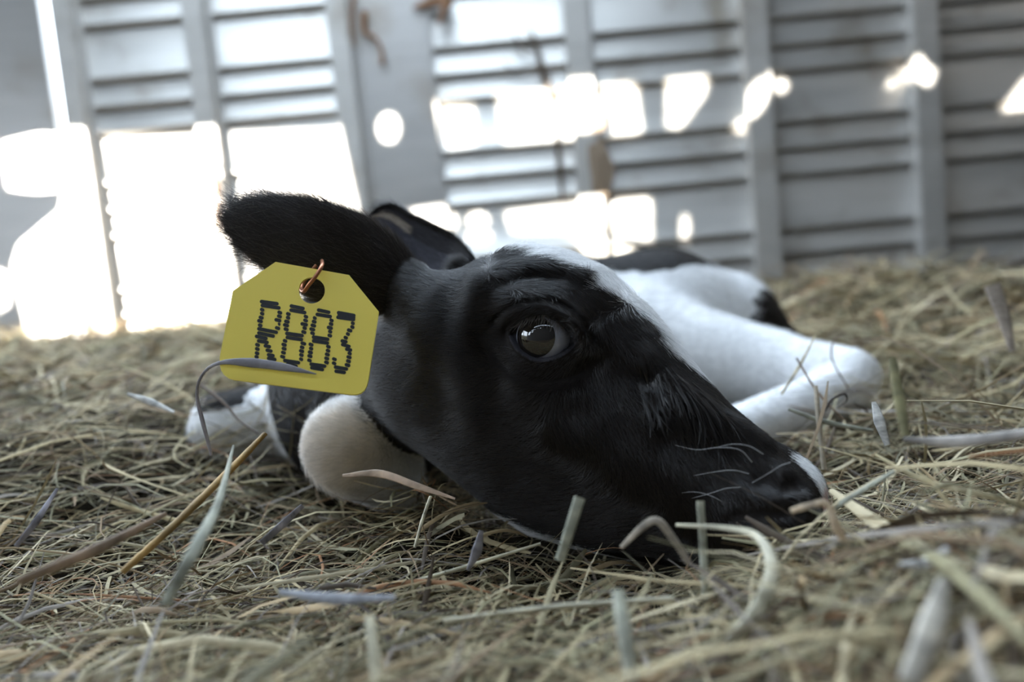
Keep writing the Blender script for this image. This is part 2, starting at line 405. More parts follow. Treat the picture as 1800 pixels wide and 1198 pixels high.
_gr = [([(884, 492), (930, 482), (985, 484), (1030, 502)], .0040, .0050), ([(900, 470), (960, 465), (1020, 484)], -.0025, .007),
       ([(1045, 650), (1090, 655), (1135, 665)], .0060, .013), ([(868, 500), (860, 590), (880, 680)], .0028, .010),
       ([(1130, 630), (1190, 690), (1250, 730), (1330, 770)], -.0035, .010), ([(1180, 770), (1260, 800), (1330, 830)], .0025, .010),
       ([(830, 560), (815, 640), (830, 720)], -.0030, .014), ([(905, 665), (960, 690), (1020, 680)], -.0022, .008),
       ([(1345, 838), (1375, 850), (1398, 846)], .0070, .0055), ([(1290, 905), (1340, 900), (1400, 895)], .0030, .004)]
GROOVE = [([surf(*q) for q in pts], dep, wid) for pts, dep, wid in _gr]
LO, HI = np.array([-.46, .36, -.07]), np.array([.56, 1.2, .30])
CV, CQ = surface_nets(LO, HI, .005)
CV = CV - grad(CV) * sdf_chunks(CV)[:, None] * .9
CV, CQ = subdiv(CV, CQ)
for _ in range(2):
    g = grad(CV); CV = CV - g * np.clip(sdf_chunks(CV), -.004, .004)[:, None] * .85

# finer facets round the near eye
_m = np.linalg.norm(CV[CQ].mean(1) - EYE, axis=1) < .042
_qv, _inv = np.unique(CQ[_m], return_inverse=True); PV_, PQ_ = CV[_qv], _inv.reshape(-1, 4)
for _ in range(2): PV_, PQ_ = subdiv(PV_, PQ_)
_ed = np.sort(np.stack([PQ_, np.roll(PQ_, -1, 1)], 2).reshape(-1, 2), 1); _uq, _cn = np.unique(_ed[:, 0] * len(PV_) + _ed[:, 1], return_counts=True)
_e0, _e1 = _uq // len(PV_), _uq % len(PV_); _free = np.ones(len(PV_), bool); _free[_e0[_cn == 1]] = False; _free[_e1[_cn == 1]] = False
for _i in range(7):
    g = grad(PV_, .0004); PV_ = PV_ - g * np.clip(sdf_chunks(PV_), -.003, .003)[:, None] * .8
    if _i < 5:
        A_ = np.zeros_like(PV_); N_ = np.zeros(len(PV_)); np.add.at(A_, _e0, PV_[_e1]); np.add.at(A_, _e1, PV_[_e0]); np.add.at(N_, _e0, 1); np.add.at(N_, _e1, 1)
        PV_ = np.where(_free[:, None], .5 * PV_ + .5 * A_ / N_[:, None], PV_)
CQ = np.concatenate([CQ[~_m], PQ_ + len(CV)]); CV = np.vstack([CV, PV_])
BLACK = np.array([.0085, .0060, .0050]); WHITE = np.array([.88, .88, .88]); CREAM = np.array([.62, .55, .47])
def vnoise(p, s, seed=0):
    """Cheap smooth pseudo-noise in about -1..1."""
    r = np.random.default_rng(seed); o = 0
    for k in range(5):
        d = r.normal(size=3) * s * (1 + .35 * k); o = o + np.sin(p @ d + r.uniform(0, 6.28)) 
    return o / 3.2
def coat(p):
    """1 where the coat is white, 0 where black, and the colour."""
    a, b, c = head_local(p); n = vnoise(p, 90, 3) * .006
    white = np.zeros(len(p), bool)
    # blaze on the forehead: between two lines along the head
    c_near = np.interp(a, [.0, .02, .06, .10, .14, .18, .20], [-.01, .020, .026, .020, .010, .002, -.02])
    c_far = np.interp(a, [.0, .05, .10, .15, .20], [-.034, -.045, -.040, -.026, -.020])
    sh_ = sdf_head(p); kn_ = np.minimum(cap(p, PX(612, 792, .57), PX(690, 842, .61), .034, .026), cap(p, PX(602, 765, .575), PX(640, 720, .72), .021, .035))
    ish = (sh_ < .014) & ~((kn_ < .006) & (sh_ > .003))
    white |= ish & (b > -.03) & (a > .022) & (b > .002 - np.clip(a - .06, 0, 1)) & (a < .195) & (c < c_near + n) & (c > c_far + n)
    # pale strip on the nose end
    white |= ish & (a > .262) & (b > -.045) & (np.abs(c + .013) < .0095 + .3 * n)
    # chin line under the jaw
    head = ish
    white |= head & (a > .06) & (b < np.interp(a, [.06, .10, .13, .2, .27], [-.22, -.18, -.152, -.127, -.095]))
    # body: white from the flank back, legs white; black neck, shoulder, saddle and rump patches
    body = ~head
    neck = cap(p, PX(800, 610, .57), PX(600, 680, .80), .13, .16) < 0
    wb = body & ~neck
    wb |= body & (cap(p, PX(615, 790, .565), PX(740, 835, .59), .052, .045) < 0)
    wb |= body & (cap(p, PX(560, 735, .77), PX(395, 745, .72), .062, .06) < 0)
    sad = (ellip(p, W3(.17, 1.06, .195), np.eye(3), (.145, .10, .062)) + n < 0)
    rump = (ellip(p, W3(.378, 1.04, .072), np.eye(3), (.052, .10, .062)) + n < 0)
    spot = (ellip(p, PX(392, 690, .74), np.eye(3), (.030, .06, .018)) + .5 * n < 0)
    wb &= ~(sad | rump | spot)
    wb &= p[:, 0] > -.5
    white |= wb
    col = np.where(white[:, None], WHITE, BLACK)
    hoof = (np.linalg.norm(p - PX(1258, 770, .695), axis=1) < .027)
    white &= ~hoof
    kn = np.clip(1 - np.linalg.norm(p - PX(590, 790, .545), axis=1) / .05, 0, 1)[:, None]
    col = np.where(white[:, None], WHITE + (CREAM - WHITE) * np.clip(kn * 2.2, 0, 1), col)
    q = p - EYE; x = q @ EH; y = q @ EG; z = q @ EN
    e = (np.abs(x / .0192) ** 1.65 + np.abs(y / .0136) ** 1.65 + 1e-9) ** (1 / 1.65)
    col[(z > 0) & (e < 1.15) & (y < .003 + .25 * x) & (np.linalg.norm(q, axis=1) < .035)] = (.05, .048, .056)      # bare lid margin
    col[hoof] = (.05, .042, .036)
    pink = white & ish & (a > .29)
    col[pink] = (.62, .42, .40)
    return white, col
wv, cc = coat(CV)
calf = bpy.data.objects.new('calf', None); COL.objects.link(calf); calf.location = (0.05, .8, 0)
bpy.context.view_layer.update()
tagit(calf, 'black and white calf lying curled in the hay with its head down', 'calf')
def to_calf(V): return np.asarray(V) - np.array([0.05, .8, 0])
body = link('body', mesh_np('body', to_calf(CV), CQ, cols=cc), M_SKIN, calf)

# eye
def sphere_grid(C, ax, R, th_max, nt=24, npz=48, bulge=0.0):
    """Spherical cap round axis ax[2]."""
    V = [C + ax[2] * (R + bulge)]; F = []
    for i in range(1, nt + 1):
        t = th_max * i / nt; rb = R + bulge * (1 - (i / nt) ** 2)
        for j in range(npz):
            ph = 2 * math.pi * j / npz
            V.append(C + rb * (math.cos(t) * ax[2] + math.sin(t) * (math.cos(ph) * ax[0] + math.sin(ph) * ax[1])))
    for j in range(npz): F.append((0, 1 + j, 1 + (j + 1) % npz, 1 + (j + 1) % npz))
    tri = [f[:3] for f in F]; q = []
    for i in range(nt - 1):
        for j in range(npz):
            a = 1 + i * npz + j; b = 1 + i * npz + (j + 1) % npz; q.append((a, a + npz, b + npz, b))
    me = bpy.data.meshes.new('cap'); me.from_pydata([tuple(x) for x in to_calf(V)], [], tri + q); 
    for pl in me.polygons: pl.use_smooth = True
    return me
M_SCL = mat_plain('sclera', (.34, .35, .42), .12, Coat_Weight=.6)
M_IRIS = mat_plain('iris', (.010, .007, .005), .04, Coat_Weight=1.0, Coat_Roughness=.02)
for E_, H_, G_, N_ in EYES:
    eyeb = link('eyeball', sphere_grid(E_, (H_, G_, N_), ER - .0003, math.pi * .6), M_SCL, calf)
    IN = nrm(N_ - .26 * H_ - .02 * G_); IX = nrm(H_ - IN * np.dot(H_, IN)); IY = np.cross(IN, IX)
    link('iris', sphere_grid(E_, (IX, IY, IN), ER - .0001, .80, bulge=.0006), M_IRIS, eyeb)

# ears
def ear(name, top, bot, zd, cup, thick, colf, n=44, m=26):
    T = spline([PX(x, y, z) for (x, y), z in zip(top, zd)], n); B = spline([PX(x, y, z) for (x, y), z in zip(bot, zd)], n)
    t = np.linspace(0, 1, m); s = np.linspace(0, 1, n)
    mid = T[:, None] * (1 - t)[None, :, None] + B[:, None] * t[None, :, None]
    axis = nrm((T + B)[-1] - (T + B)[0]); nv = nrm(np.cross(axis, (B - T)[n // 2])); nv = nv if np.dot(nv, -_f) > 0 else -nv
    wid = np.linalg.norm(T - B, axis=1)
    prof = (4 * t * (1 - t)) ** .7
    off = cup * wid[:, None] * prof[None]
    front = mid + off[..., None] * nv
    tk = thick * ((4 * t * (1 - t)) ** .5)[None] * (.35 + .65 * np.sin(np.pi * np.clip(s * .9 + .1, 0, 1)) ** .6)[:, None]
    back = front - tk[..., None] * nv
    V = np.concatenate([front.reshape(-1, 3), back.reshape(-1, 3)]); o = n * m
    i, j = np.meshgrid(np.arange(n - 1), np.arange(m - 1), indexing='ij'); i = i.ravel(); j = j.ravel()
    q = np.stack([i * m + j, (i + 1) * m + j, (i + 1) * m + j + 1, i * m + j + 1], 1)
    Q = np.concatenate([q, q[:, ::-1] + o])
    S = np.concatenate([np.repeat(s, m), np.repeat(s, m)]); TT = np.concatenate([np.tile(t, n)] * 2)
    isf = np.concatenate([np.ones(o, bool), np.zeros(o, bool)])
    cols = colf(S, TT, isf)
    ob = link(name, mesh_np(name, to_calf(V), Q, cols=cols), M_SKIN, calf)
    return ob, V, Q, S, TT, isf, nrm((T + B)[-1] - (T + B)[0]), cols
def near_col(S, T, isf): return np.tile(np.array([.042, .035, .033]), (len(S), 1))
def far_col(S, T, isf):
    c = np.tile(np.array([.035, .034, .040]), (len(S), 1))
    strip = isf & (T > .30) & (T < .50) & (S > .42) & (S < .92); c[strip] = (.42, .36, .30)
    low = isf & (T >= .50); c[low] = (.075, .075, .095); c[isf & (T < .16)] = BLACK
    return c
earN = ear('ear', [(770, 492), (728, 455), (690, 416), (640, 380), (570, 355), (500, 345), (442, 348), (414, 357), (397, 376), (394, 392)],
           [(772, 575), (735, 566), (700, 553), (640, 548), (570, 534), (510, 502), (455, 465), (420, 436), (401, 410), (395, 396)],
           [.545, .535, .525, .515, .505, .50, .497, .496, .495, .495], .20, .006, near_col)
earF = ear('ear', [(835, 452), (800, 414), (760, 392), (722, 374), (692, 358), (668, 362), (652, 374), (646, 384)],
           [(815, 490), (775, 482), (738, 472), (704, 444), (678, 416), (660, 398), (650, 390), (645, 387)],
           [.585, .60, .61, .62, .625, .63, .632, .633], -.22, .005, far_col)

# ------------------------------------------------------------------ fur, lashes, whiskers as hair strands
def hair_obj(name, P, cols, r0, r1, mat, parent):
    """P: (n, k, 3) strands."""
    n, k, _ = P.shape
    hc = bpy.data.hair_curves.new(name); hc.add_curves([k] * n)
    hc.attributes['position'].data.foreach_set('vector', to_calf(P.reshape(-1, 3)).astype(np.float32).ravel())
    ra = hc.attributes.get('radius') or hc.attributes.new('radius', 'FLOAT', 'POINT')
    rr = (np.asarray(r0).reshape(-1, 1) * np.linspace(1, r1, k)[None] * np.ones((n, 1))).astype(np.float32); ra.data.foreach_set('value', rr.ravel())
    ca = hc.attributes.new('Col', 'FLOAT_COLOR', 'POINT'); c4 = np.ones((n, k, 4), np.float32); c4[..., :3] = cols[:, None]
    ca.data.foreach_set('color', c4.ravel())
    o = bpy.data.objects.new(name, hc); COL.objects.link(o); hc.materials.append(mat); o.parent = parent
    return o
def sample_mesh(V, Q, n, wfun=None):
    T = np.concatenate([Q[:, [0, 1, 2]], Q[:, [0, 2, 3]]])
    A = np.cross(V[T[:, 1]] - V[T[:, 0]], V[T[:, 2]] - V[T[:, 0]]); ar = np.linalg.norm(A, axis=1)
    w = ar if wfun is None else ar * wfun(V[T].mean(1))
    f = RNG.choice(len(T), n, p=w / w.sum()); r = RNG.random((n, 2)); r1 = np.sqrt(r[:, :1])
    t = T[f]; bc = np.hstack([1 - r1, r1 * (1 - r[:, 1:]), r1 * r[:, 1:]])
    return (V[t] * bc[..., None]).sum(1), t, bc, nrm(A[f])
def strands(p, nv, fl, L, lift, k=4, curl=.25, jit=.22):
    n = len(p)
    fl = fl + RNG.normal(size=(n, 3)) * jit; fl = nrm(fl - nv * (fl * nv).sum(1)[:, None])
    s = np.linspace(0, 1, k)[None, :, None]
    L = L[:, None, None]; lift = np.broadcast_to(lift, n)[:, None, None]
    return p[:, None] - nv[:, None] * .0004 + L * (fl[:, None] * s + nv[:, None] * (lift * s - curl * lift * s * s))
def body_flow(p):
    a, b, c = head_local(p)
    n1 = vnoise(p, 45, 5); n2 = vnoise(p, 60, 6)
    fwd = sstep((a - .10) / .06) * sstep((b + .085) / .05)              # bridge of the nose and below the eye: towards the muzzle
    face = nrm((fwd[:, None] * (.9 * HU - .35 * HV) + (1 - fwd[:, None]) * (-.75 * HU - .45 * HV)) + n1[:, None] * .25 * HV + n2[:, None] * .2 * HU)
    top = sstep((b - .0) / .02)[:, None] * sstep((.11 - a) / .03)[:, None]
    face = nrm(face * (1 - top) + top * (.8 * HU - .3 * HW))
    head = sstep((a + .06) / .05) * (np.abs(c) < .1) * (b < .08) * (b > -.2) * (a < .32)
    gen = np.array([.75, .25, -.35]) + n1[:, None] * np.array([.0, .2, .2])
    return nrm(face * head[:, None] + nrm(gen) * (1 - head[:, None])), head
def in_eye(p):
    return near_eye(p, *EYES[0]) | near_eye(p, *EYES[1])
def near_eye(p, E_, H_, G_, N_):
    q = p - E_; x = q @ H_; y = q @ G_; z = q @ N_
    e = (np.abs(x / .0192) ** 1.65 + np.abs(y / .013) ** 1.65) ** (1 / 1.65)
    return (z > 0) & (e < np.where(y > .003, 1.05, 1.16)) & (np.abs(x) < .03)
N_FUR = 230000
def fw(p):
    a, b, c = head_local(p); h = (a > -.07) & (a < .32) & (np.abs(c) < .11) & (b > -.2) & (b < .09)
    return np.where(h, np.where(c > -.055, 1.0, .25), .10) * (p[:, 2] > -.01)
fp, _, _, _ = sample_mesh(CV, CQ, N_FUR, fw)
fp = fp[~in_eye(fp)]
fn = grad(fp); ff, fh = body_flow(fp); fwh, fc = coat(fp + RNG.normal(size=fp.shape) * .0022)
a_, b_, c_ = head_local(fp)
FL = (.0075 + .004 * RNG.random(len(fp))) * np.where(fh > .5, 1, 1.4) * np.interp(a_, [.1, .24, .3], [1, .7, .45])
de = np.linalg.norm(fp - EYE, axis=1); FL = FL * np.interp(de, [.018, .04], [.45, 1])
fc = fc * RNG.uniform(.75, 1.25, (len(fp), 1))
brown = (~fwh) & (RNG.random(len(fp)) < .25); fc[brown] = np.array([.035, .026, .020])
hair_obj('fur', strands(fp, fn, ff, FL, .22 + .12 * RNG.random(len(fp))), fc, np.where(fh > .5, .00009, .00018), .25, M_FUR, body)['kind'] = 'stuff'

# damp, clotted tufts below the inner corner of the eye
cl = []
for i in range(170):
    gxp, gyp = 1120 + 150 * RNG.random(), 0; gyp = 628 + (gxp - 1120) * .55 + RNG.uniform(-8, 75)
    q0 = surf(gxp, gyp); g0 = grad(q0[None])[0]
    dd = .80 * HU - .75 * HV + RNG.normal(0, .10) * HW; dd = nrm(dd - g0 * (dd @ g0)); side = np.cross(g0, dd); ln = RNG.uniform(.014, .026); cv = RNG.normal(0, .15)
    for k in range(9):
        of = RNG.normal(0, .0005, 2); s_ = np.linspace(0, 1, 6)[:, None]; conv = 1 - .75 * s_
        st = q0 + (of[0] * side + of[1] * .6 * dd) * conv + dd * ln * s_ + side * cv * ln * s_ * s_ + g0 * (.0006 + .0018 * s_ * (1 - s_) * 2)
        cl.append(st)
cl = np.array(cl); cf = cl.reshape(-1, 3); df = sdf_chunks(cf); cf = cf + grad(cf) * np.clip(.0008 - df, 0, .02)[:, None]; cl = cf.reshape(cl.shape)
hair_obj('damp_tufts', cl, np.tile(BLACK, (len(cl), 1)), np.full(len(cl), .00011), .4, mat_attr('damp_hair', .2, spec=.7), body)['kind'] = 'stuff'

def ear_fur(E, n, L0):
    ob, V, Q, S, TT, isf, ax, cols = E
    p, t, bc, nv = sample_mesh(V, Q, n)
    ok = ((S[t] * bc).sum(1) < .975); p, t, bc, nv = p[ok], t[ok], bc[ok], nv[ok]; n = len(p)
    s = (S[t] * bc).sum(1); tt = (TT[t] * bc).sum(1)
    rim = np.abs(tt * 2 - 1) ** 4
    across = nrm((V[len(V) // 4 + 5] - V[len(V) // 4 - 5])[None])
    fl = np.tile(ax, (n, 1)) + (np.array([0, 0, .8]) * np.where(tt < .5, 1, -1)[:, None]) * rim[:, None] * .5 * (s < .85)[:, None]
    L = L0 * (.7 + .6 * RNG.random(n)) * (1 + .6 * rim * sstep((s - .2) / .5))
    c = (cols[t] * bc[..., None]).sum(1) * RNG.uniform(.7, 1.3, (n, 1))
    c[RNG.random(n) < .16] *= 3.2
    hair_obj('fur', strands(p, nv, fl, L, .22 + .3 * rim * RNG.random(n), jit=.28), c, np.full(n, .00009), .2, M_FUR, ob)['kind'] = 'stuff'
ear_fur(earN, 26000, .013); ear_fur(earF, 8000, .008)

# eyelashes on the upper lid
L_ = []
for i in range(95):
    x = -.0165 + .030 * i / 94 + random.uniform(-.0005, .0005)
    y = .0136 * (1 - abs(x / .0192) ** 1.65) ** (1 / 1.65) + .0006
    z = math.sqrt(max(1e-6, (ER + .0018) ** 2 - x * x - y * y))
    o = EYE + x * EH + y * EG + z * EN; ln = random.uniform(.005, .0125)
    d = nrm(EN * .62 - EG * random.uniform(.7, 1.2) + EH * (x * 18 + random.uniform(-.25, .25)))
    L_.append([o + d * ln * t + EG * .0022 * t * t - EN * .001 * t * t for t in np.linspace(0, 1, 5)])
hair_obj('eyelashes', np.array(L_), np.tile([.16, .14, .125], (len(L_), 1)), np.full(len(L_), .00013), .3, M_FUR, body)['kind'] = 'stuff'
M_WHISK = mat_plain('whisker', (.55, .55, .56), .4)
for pts in ([(1322, 812), (1300, 790), (1262, 786), (1225, 790), (1187, 782)], [(1342, 798), (1318, 784), (1290, 780), (1262, 785)],
            [(1316, 832), (1290, 826), (1262, 828), (1216, 836)], [(1302, 856), (1276, 858), (1244, 868), (1205, 878)],
            [(1280, 888), (1252, 872), (1220, 864), (1186, 868)], [(1390, 812), (1372, 818), (1350, 832), (1322, 848)]):
    q = [px_at_c(x, y, .0415 + .006 * math.sin(3.1 * i / (len(pts) - 1))) for i, (x, y) in enumerate(pts)]
    V, Q = tube_np(spline(q, 18), np.linspace(.00017, .00006, 18), 6)
    link('whisker', mesh_np('whisker', to_calf(V), Q), M_WHISK, calf)

# ------------------------------------------------------------------ ear tag
TZ = lambda x, y: .462 + (x - 520) * .00002 - (y - 500) * .00012
def tagp(x, y, dz=0): return PX(x, y, TZ(x, y) - dz)
def arc(c0, c1, c2, n=6):
    return [tuple((1 - t) ** 2 * np.array(c0) + 2 * t * (1 - t) * np.array(c1) + t * t * np.array(c2)) for t in np.linspace(0, 1, n)]
outl = [(485, 461), (614, 484), (666, 548)] + arc((648, 668), (643, 697), (618, 694)) + arc((412, 668), (384, 663), (387, 628)) + [(410, 512)]
hole = ell(548.5, 511, 23, 23, 0, 40)
tagr = bpy.data.objects.new('ear_tag', None); COL.objects.link(tagr); tagr.location = tagp(548, 500)
tagit(tagr, 'yellow plastic ear tag printed with R883 hanging from the calf\'s near ear', 'ear tag')
bpy.context.view_layer.update()
TL = np.array(tagr.location)
# plate built in its own plane: ex, ey, en
ex = nrm(tagp(620, 560) - tagp(420, 540)); ey_ = tagp(500, 480) - tagp(500, 660); ey = nrm(ey_ - ex * np.dot(ey_, ex)); en = np.cross(ex, ey)
en = en if np.dot(en, -_f) > 0 else -en
def plane_xy(x, y):
    d = _f + (x - 900) / FPX * _r - (y - 599) / FPX * _u
    p = CAM + d * (np.dot(TL - CAM, en) / np.dot(d, en)) - TL
    return float(p @ ex), float(p @ ey)
def plate_mesh(name, loops, th, off):
    cu = bpy.data.curves.new(name, 'CURVE'); cu.dimensions = '2D'; cu.fill_mode = 'BOTH'; cu.extrude = th
    for lp in loops:
        s = cu.splines.new('POLY'); s.points.add(len(lp) - 1); s.use_cyclic_u = True
        for p, (x, y) in zip(s.points, lp): p.co = (x, y, 0, 1)
    o = bpy.data.objects.new('tmp', cu); COL.objects.link(o); bpy.context.view_layer.update()
    me = bpy.data.meshes.new_from_object(o.evaluated_get(bpy.context.evaluated_depsgraph_get())); bpy.data.objects.remove(o)
    M = Matrix([[ex[0], ey[0], en[0], 0], [ex[1], ey[1], en[1], 0], [ex[2], ey[2], en[2], 0], [0, 0, 0, 1]])
    me.transform(M @ Matrix.Translation((0, 0, off))); me.name = name; return me
link('plate', plate_mesh('plate', [[plane_xy(x, y) for x, y in outl], [plane_xy(x, y) for x, y in hole]], .0009, 0), M_YELLOW, tagr)
# dot-bar numerals: (x0, x1, y) runs in a 1498x1198 enlargement of the region 440..640 x 510..670
BARS = {
 'R': [(130,380,170,14),(140,405,222,16),(132,192,262),(132,190,314),(115,182,366),(95,172,412),(105,168,468),(95,370,536,22),(95,330,588,20),(65,235,626,14),(92,250,682,10),(68,134,724),(66,130,778),(64,126,834),(60,118,882),
       (360,426,300),(355,422,350),(322,415,400),(366,404,452),(328,400,504),(180,280,742),(205,300,800),(222,328,860),(222,352,908)],
 '8': [(522,722,230,16),(518,744,284,16),(474,538,318),(472,532,368),(450,524,418),(434,516,466),(442,512,520),(462,710,588,14),(468,702,640,14),(432,494,672),(414,486,722),(416,484,774),(408,474,826),(396,466,880),(436,662,944,14),(470,632,992,12),
       (706,768,354),(700,766,404),(664,764,454),(690,750,504),(674,744,556),(664,742,706),(656,718,756),(644,714,806),(646,708,858),(646,702,912)],
 '8b':[(880,1060,282,14),(862,1080,338,14),(826,880,372),(812,878,420),(796,872,470),(780,860,520),(792,856,572),(812,1046,636,14),(814,1042,686,14),(770,838,720),(776,834,772),(760,830,822),(754,824,872),(752,814,928),(782,1006,990,12),(790,976,1036,12),
       (1044,1102,402),(1036,1098,450),(1010,1092,500),(1026,1084,550),(1018,1082,602),(1000,1064,748),(996,1058,800),(984,1052,850),(976,1044,902),(974,1040,954)],
 '3': [(1142,1390,320,18),(1134,1386,376,14),(1150,1388,348,16),(1326,1380,440),(1318,1376,490),(1274,1348,534),(1260,1316,582),(1230,1290,630),(1190,1286,678),(1196,1326,732,12),(1250,1346,786),(1282,1340,836),(1268,1338,886),(1262,1330,938),(1244,1322,990),(1102,1292,1028,12),(1110,1264,1078,8),
       (1078,1144,912),(1076,1138,966)],
}
loops = []
for ch, bars in BARS.items():
    for t in bars:
        x0, x1, y = t[:3]; sl = t[3] if len(t) > 3 else (x1 - x0) * .06
        hgt = 24; n = 6; lp = []
        for k in range(n + 1):
            an = -math.pi / 2 + math.pi * k / n; lp.append((x1 - hgt + hgt * math.cos(an), y + sl + hgt * math.sin(an) * 1.0))
        for k in range(n + 1):
            an = math.pi / 2 + math.pi * k / n; lp.append((x0 + hgt + hgt * math.cos(an), y - sl + hgt * math.sin(an)))
        loops.append([plane_xy(440 + x / 1498 * 200, 510 + yy / 1198 * 160) for x, yy in lp])
bm_parts = [plate_mesh('n', [lp], .00012, .00095 + .00001 * (i % 5)) for i, lp in enumerate(loops)]
bm = bmesh.new()
for m_ in bm_parts: bm.from_mesh(m_); bpy.data.meshes.remove(m_)
me = bpy.data.meshes.new('printed_number'); bm.to_mesh(me); bm.free()
link('printed_number', me, M_INK, tagr)
wire = spline([tagp(566, 458, -.012), tagp(566, 466, .004), tagp(556, 484, .008), tagp(543, 500, .005), tagp(534, 512, -.002), tagp(530, 505, -.010), tagp(540, 486, -.013), tagp(556, 466, -.014)], 40)
V, Q = tube_np(wire, .0013, 10); link('wire_ring', mesh_np('wire_ring', V - TL, Q), M_COPPER, tagr)

# ------------------------------------------------------------------ hay
def hay_h(x, y):
    h = .085 * sstep((-x - .16) / .26) * sstep((y - .38) / .34)
    h = h + .03 * sstep((y - 1.1) / .9) * sstep(-x / .4)
    h = h + .105 * np.exp(-((x - .9) / .42) ** 2 - ((y - 1.75) / .5) ** 2)
    h = h + .034 * sstep((x - .06) / .14) * sstep((.43 - y) / .12)
    h = h + .012 * np.exp(-((x - .16) / .07) ** 2 - ((y - .37) / .04) ** 2)
    h = h - .012 * sstep((x + .02) / .12) * sstep((.30 - y) / .10) + .012 * sstep((-x - .03) / .12) * sstep((.31 - y) / .1)
    h = h - .016 * np.exp(-((x - .03) / .07) ** 2 - ((y - .44) / .05) ** 2)
    h = h + .020 * sstep((.36 - y) / .14) + .02 * sstep((x - .2) / .2) * sstep((.9 - y) / .2)
    h = h + .036 * np.exp(-((x + .085) / .05) ** 2 - ((y - .52) / .05) ** 2)
    h = h + .006 * np.sin(x * 17 + y * 9) * np.sin(y * 21 - x * 6) + .003 * np.sin(x * 47 - y * 31)
    return h - .004
PAL = np.array([[.58, .51, .34], [.48, .44, .30], [.38, .37, .25], [.48, .38, .24], [.25, .24, .17], [.28, .21, .14], [.36, .34, .33], [.72, .66, .49], [.40, .22, .12], [.12, .095, .075]])
PAL = PAL * np.array([.76, .70, .615])
PW = np.array([.15, .11, .11, .08, .14, .12, .06, .08, .02, .13])
def straws(n, ymin, ymax, dens_pow, Lm, Wm, pit, deep, bigW=.0):
    r = RNG.random(n * 3)
    if dens_pow == 0: y = ymin + (ymax - ymin) * r
    else: y = 1 / ((1 / ymin) * (1 - r) + (1 / ymax) * r)
    half = .90 * y + .30
    x = RNG.uniform(-1, 1, len(y)) * half
    x, y = x[:n], y[:n]
    L = np.clip(RNG.lognormal(np.log(Lm), .5, n), .015, .26); w = np.clip(RNG.lognormal(np.log(Wm), .5, n), .0005, .007)
    az = np.where(RNG.random(n) < .5, RNG.normal(.3, .55, n), RNG.uniform(0, 2 * np.pi, n)); pt = RNG.normal(0, pit, n) + (RNG.random(n) < .03) * RNG.uniform(.2, .9, n)
    d = np.stack([np.cos(az) * np.cos(pt), np.sin(az) * np.cos(pt), np.sin(pt)], 1)
    sd_ = np.stack([-np.sin(az), np.cos(az), 0 * az], 1)
    k = 6; s = np.linspace(-.5, .5, k)
    bend = RNG.normal(0, .14, n); sag = RNG.normal(-.05, .1, n)
    z = hay_h(x, y) - deep * RNG.random(n) ** 1.3 + .003 + np.abs(np.sin(pt)) * L * .33
    P = np.stack([x, y, z], 1)[:, None] + L[:, None, None] * (s[None, :, None] * d[:, None] + (bend[:, None, None] * sd_[:, None] + sag[:, None, None] * np.array([0, 0, 1.])) * ((2 * s) ** 2 - .3)[None, :, None])
    # keep the strands out of the calf, off the lens and above the floor
    q = P.reshape(-1, 3); keep = np.ones(n, bool)
    bb = (np.abs(q[:, 0] - .05) < .52) & (q[:, 1] > .34) & (q[:, 1] < 1.2)
    f = np.full(len(q), 1.0); f[bb] = sdf_chunks(q[bb], False)
    keep &= f.reshape(n, k).min(1) > .0015
    keep &= (np.linalg.norm(P - CAM, axis=2).min(1) > .12) & (P[..., 1].max(1) < YW - .062) & (P[..., 2].max(1) < hay_h(x, y) + np.where((x > -.2) & (x < .12) & (y < .55), .026, np.where((x < .25) & (y < .5), .042, .085)))
    tag_d = np.abs((P - TL) @ en); tag_r = np.linalg.norm(P - TL, axis=2); keep &= ~((tag_r < .1) & (tag_d < .02)).any(1)
    # nothing of the loose litter stands up between the lens and the calf's face
    return strip(P[keep], w[keep])
def strip(P, w):
    n, k = P.shape[:2]; s = np.linspace(-.5, .5, k)
    T = nrm(np.gradient(P, axis=1)); roll = RNG.uniform(-.9, .9, n)[:, None, None]
    A = nrm(np.cross(T, np.array([0, 0, 1.0]))); B = np.cross(A, T)
    A2 = A * np.cos(roll) + B * np.sin(roll); B2 = B * np.cos(roll) - A * np.sin(roll)
    taper = np.clip(np.minimum((s + .5) * 8 + .45, (.5 - s) * 5 + .25), 0, 1)
    W2 = (w[:, None] * taper)[..., None] * .5
    V = np.stack([P - A2 * W2, P + B2 * W2 * .55, P + A2 * W2], 2)          # n,k,3,3
    base = (np.arange(n) * k * 3)[:, None, None] + (np.arange(k - 1) * 3)[None, :, None] + np.arange(2)[None, None, :]
    Q = np.stack([base, base + 1, base + 4, base + 3], -1).reshape(-1, 4)
    c = PAL[RNG.choice(len(PAL), n, p=PW / PW.sum())] * RNG.uniform(.7, 1.2, (n, 1))
    C = np.repeat(c, k * 3, 0)
    return V.reshape(-1, 3), Q, C
def laid_over(px0, px1, py0, py1, n):
    """Thin strands lying across the calf where it is bedded into the hay."""
    out = []
    for _ in range(n):
        q = surf(RNG.uniform(px0, px1), RNG.uniform(py0, py1))
        if q[1] > 1.1 or abs(float(sdf(q[None], False)[0])) > .003: continue
        az = RNG.normal(.1, .5); L = RNG.uniform(.04, .10)
        t = np.linspace(-.5, .5, 6)[:, None]; g = grad(q[None])[0]; d = np.array([math.cos(az), .3 * math.sin(az), .6 * math.sin(az)]); d = nrm(d - g * (d @ g) * .9)
        st = q + d * L * t + g * .002; f = sdf_chunks(st); st = st + grad(st) * np.clip(.002 - f, 0, .05)[:, None]; out.append(st)
    return strip(np.array(out), RNG.uniform(.0006, .0018, len(out)))
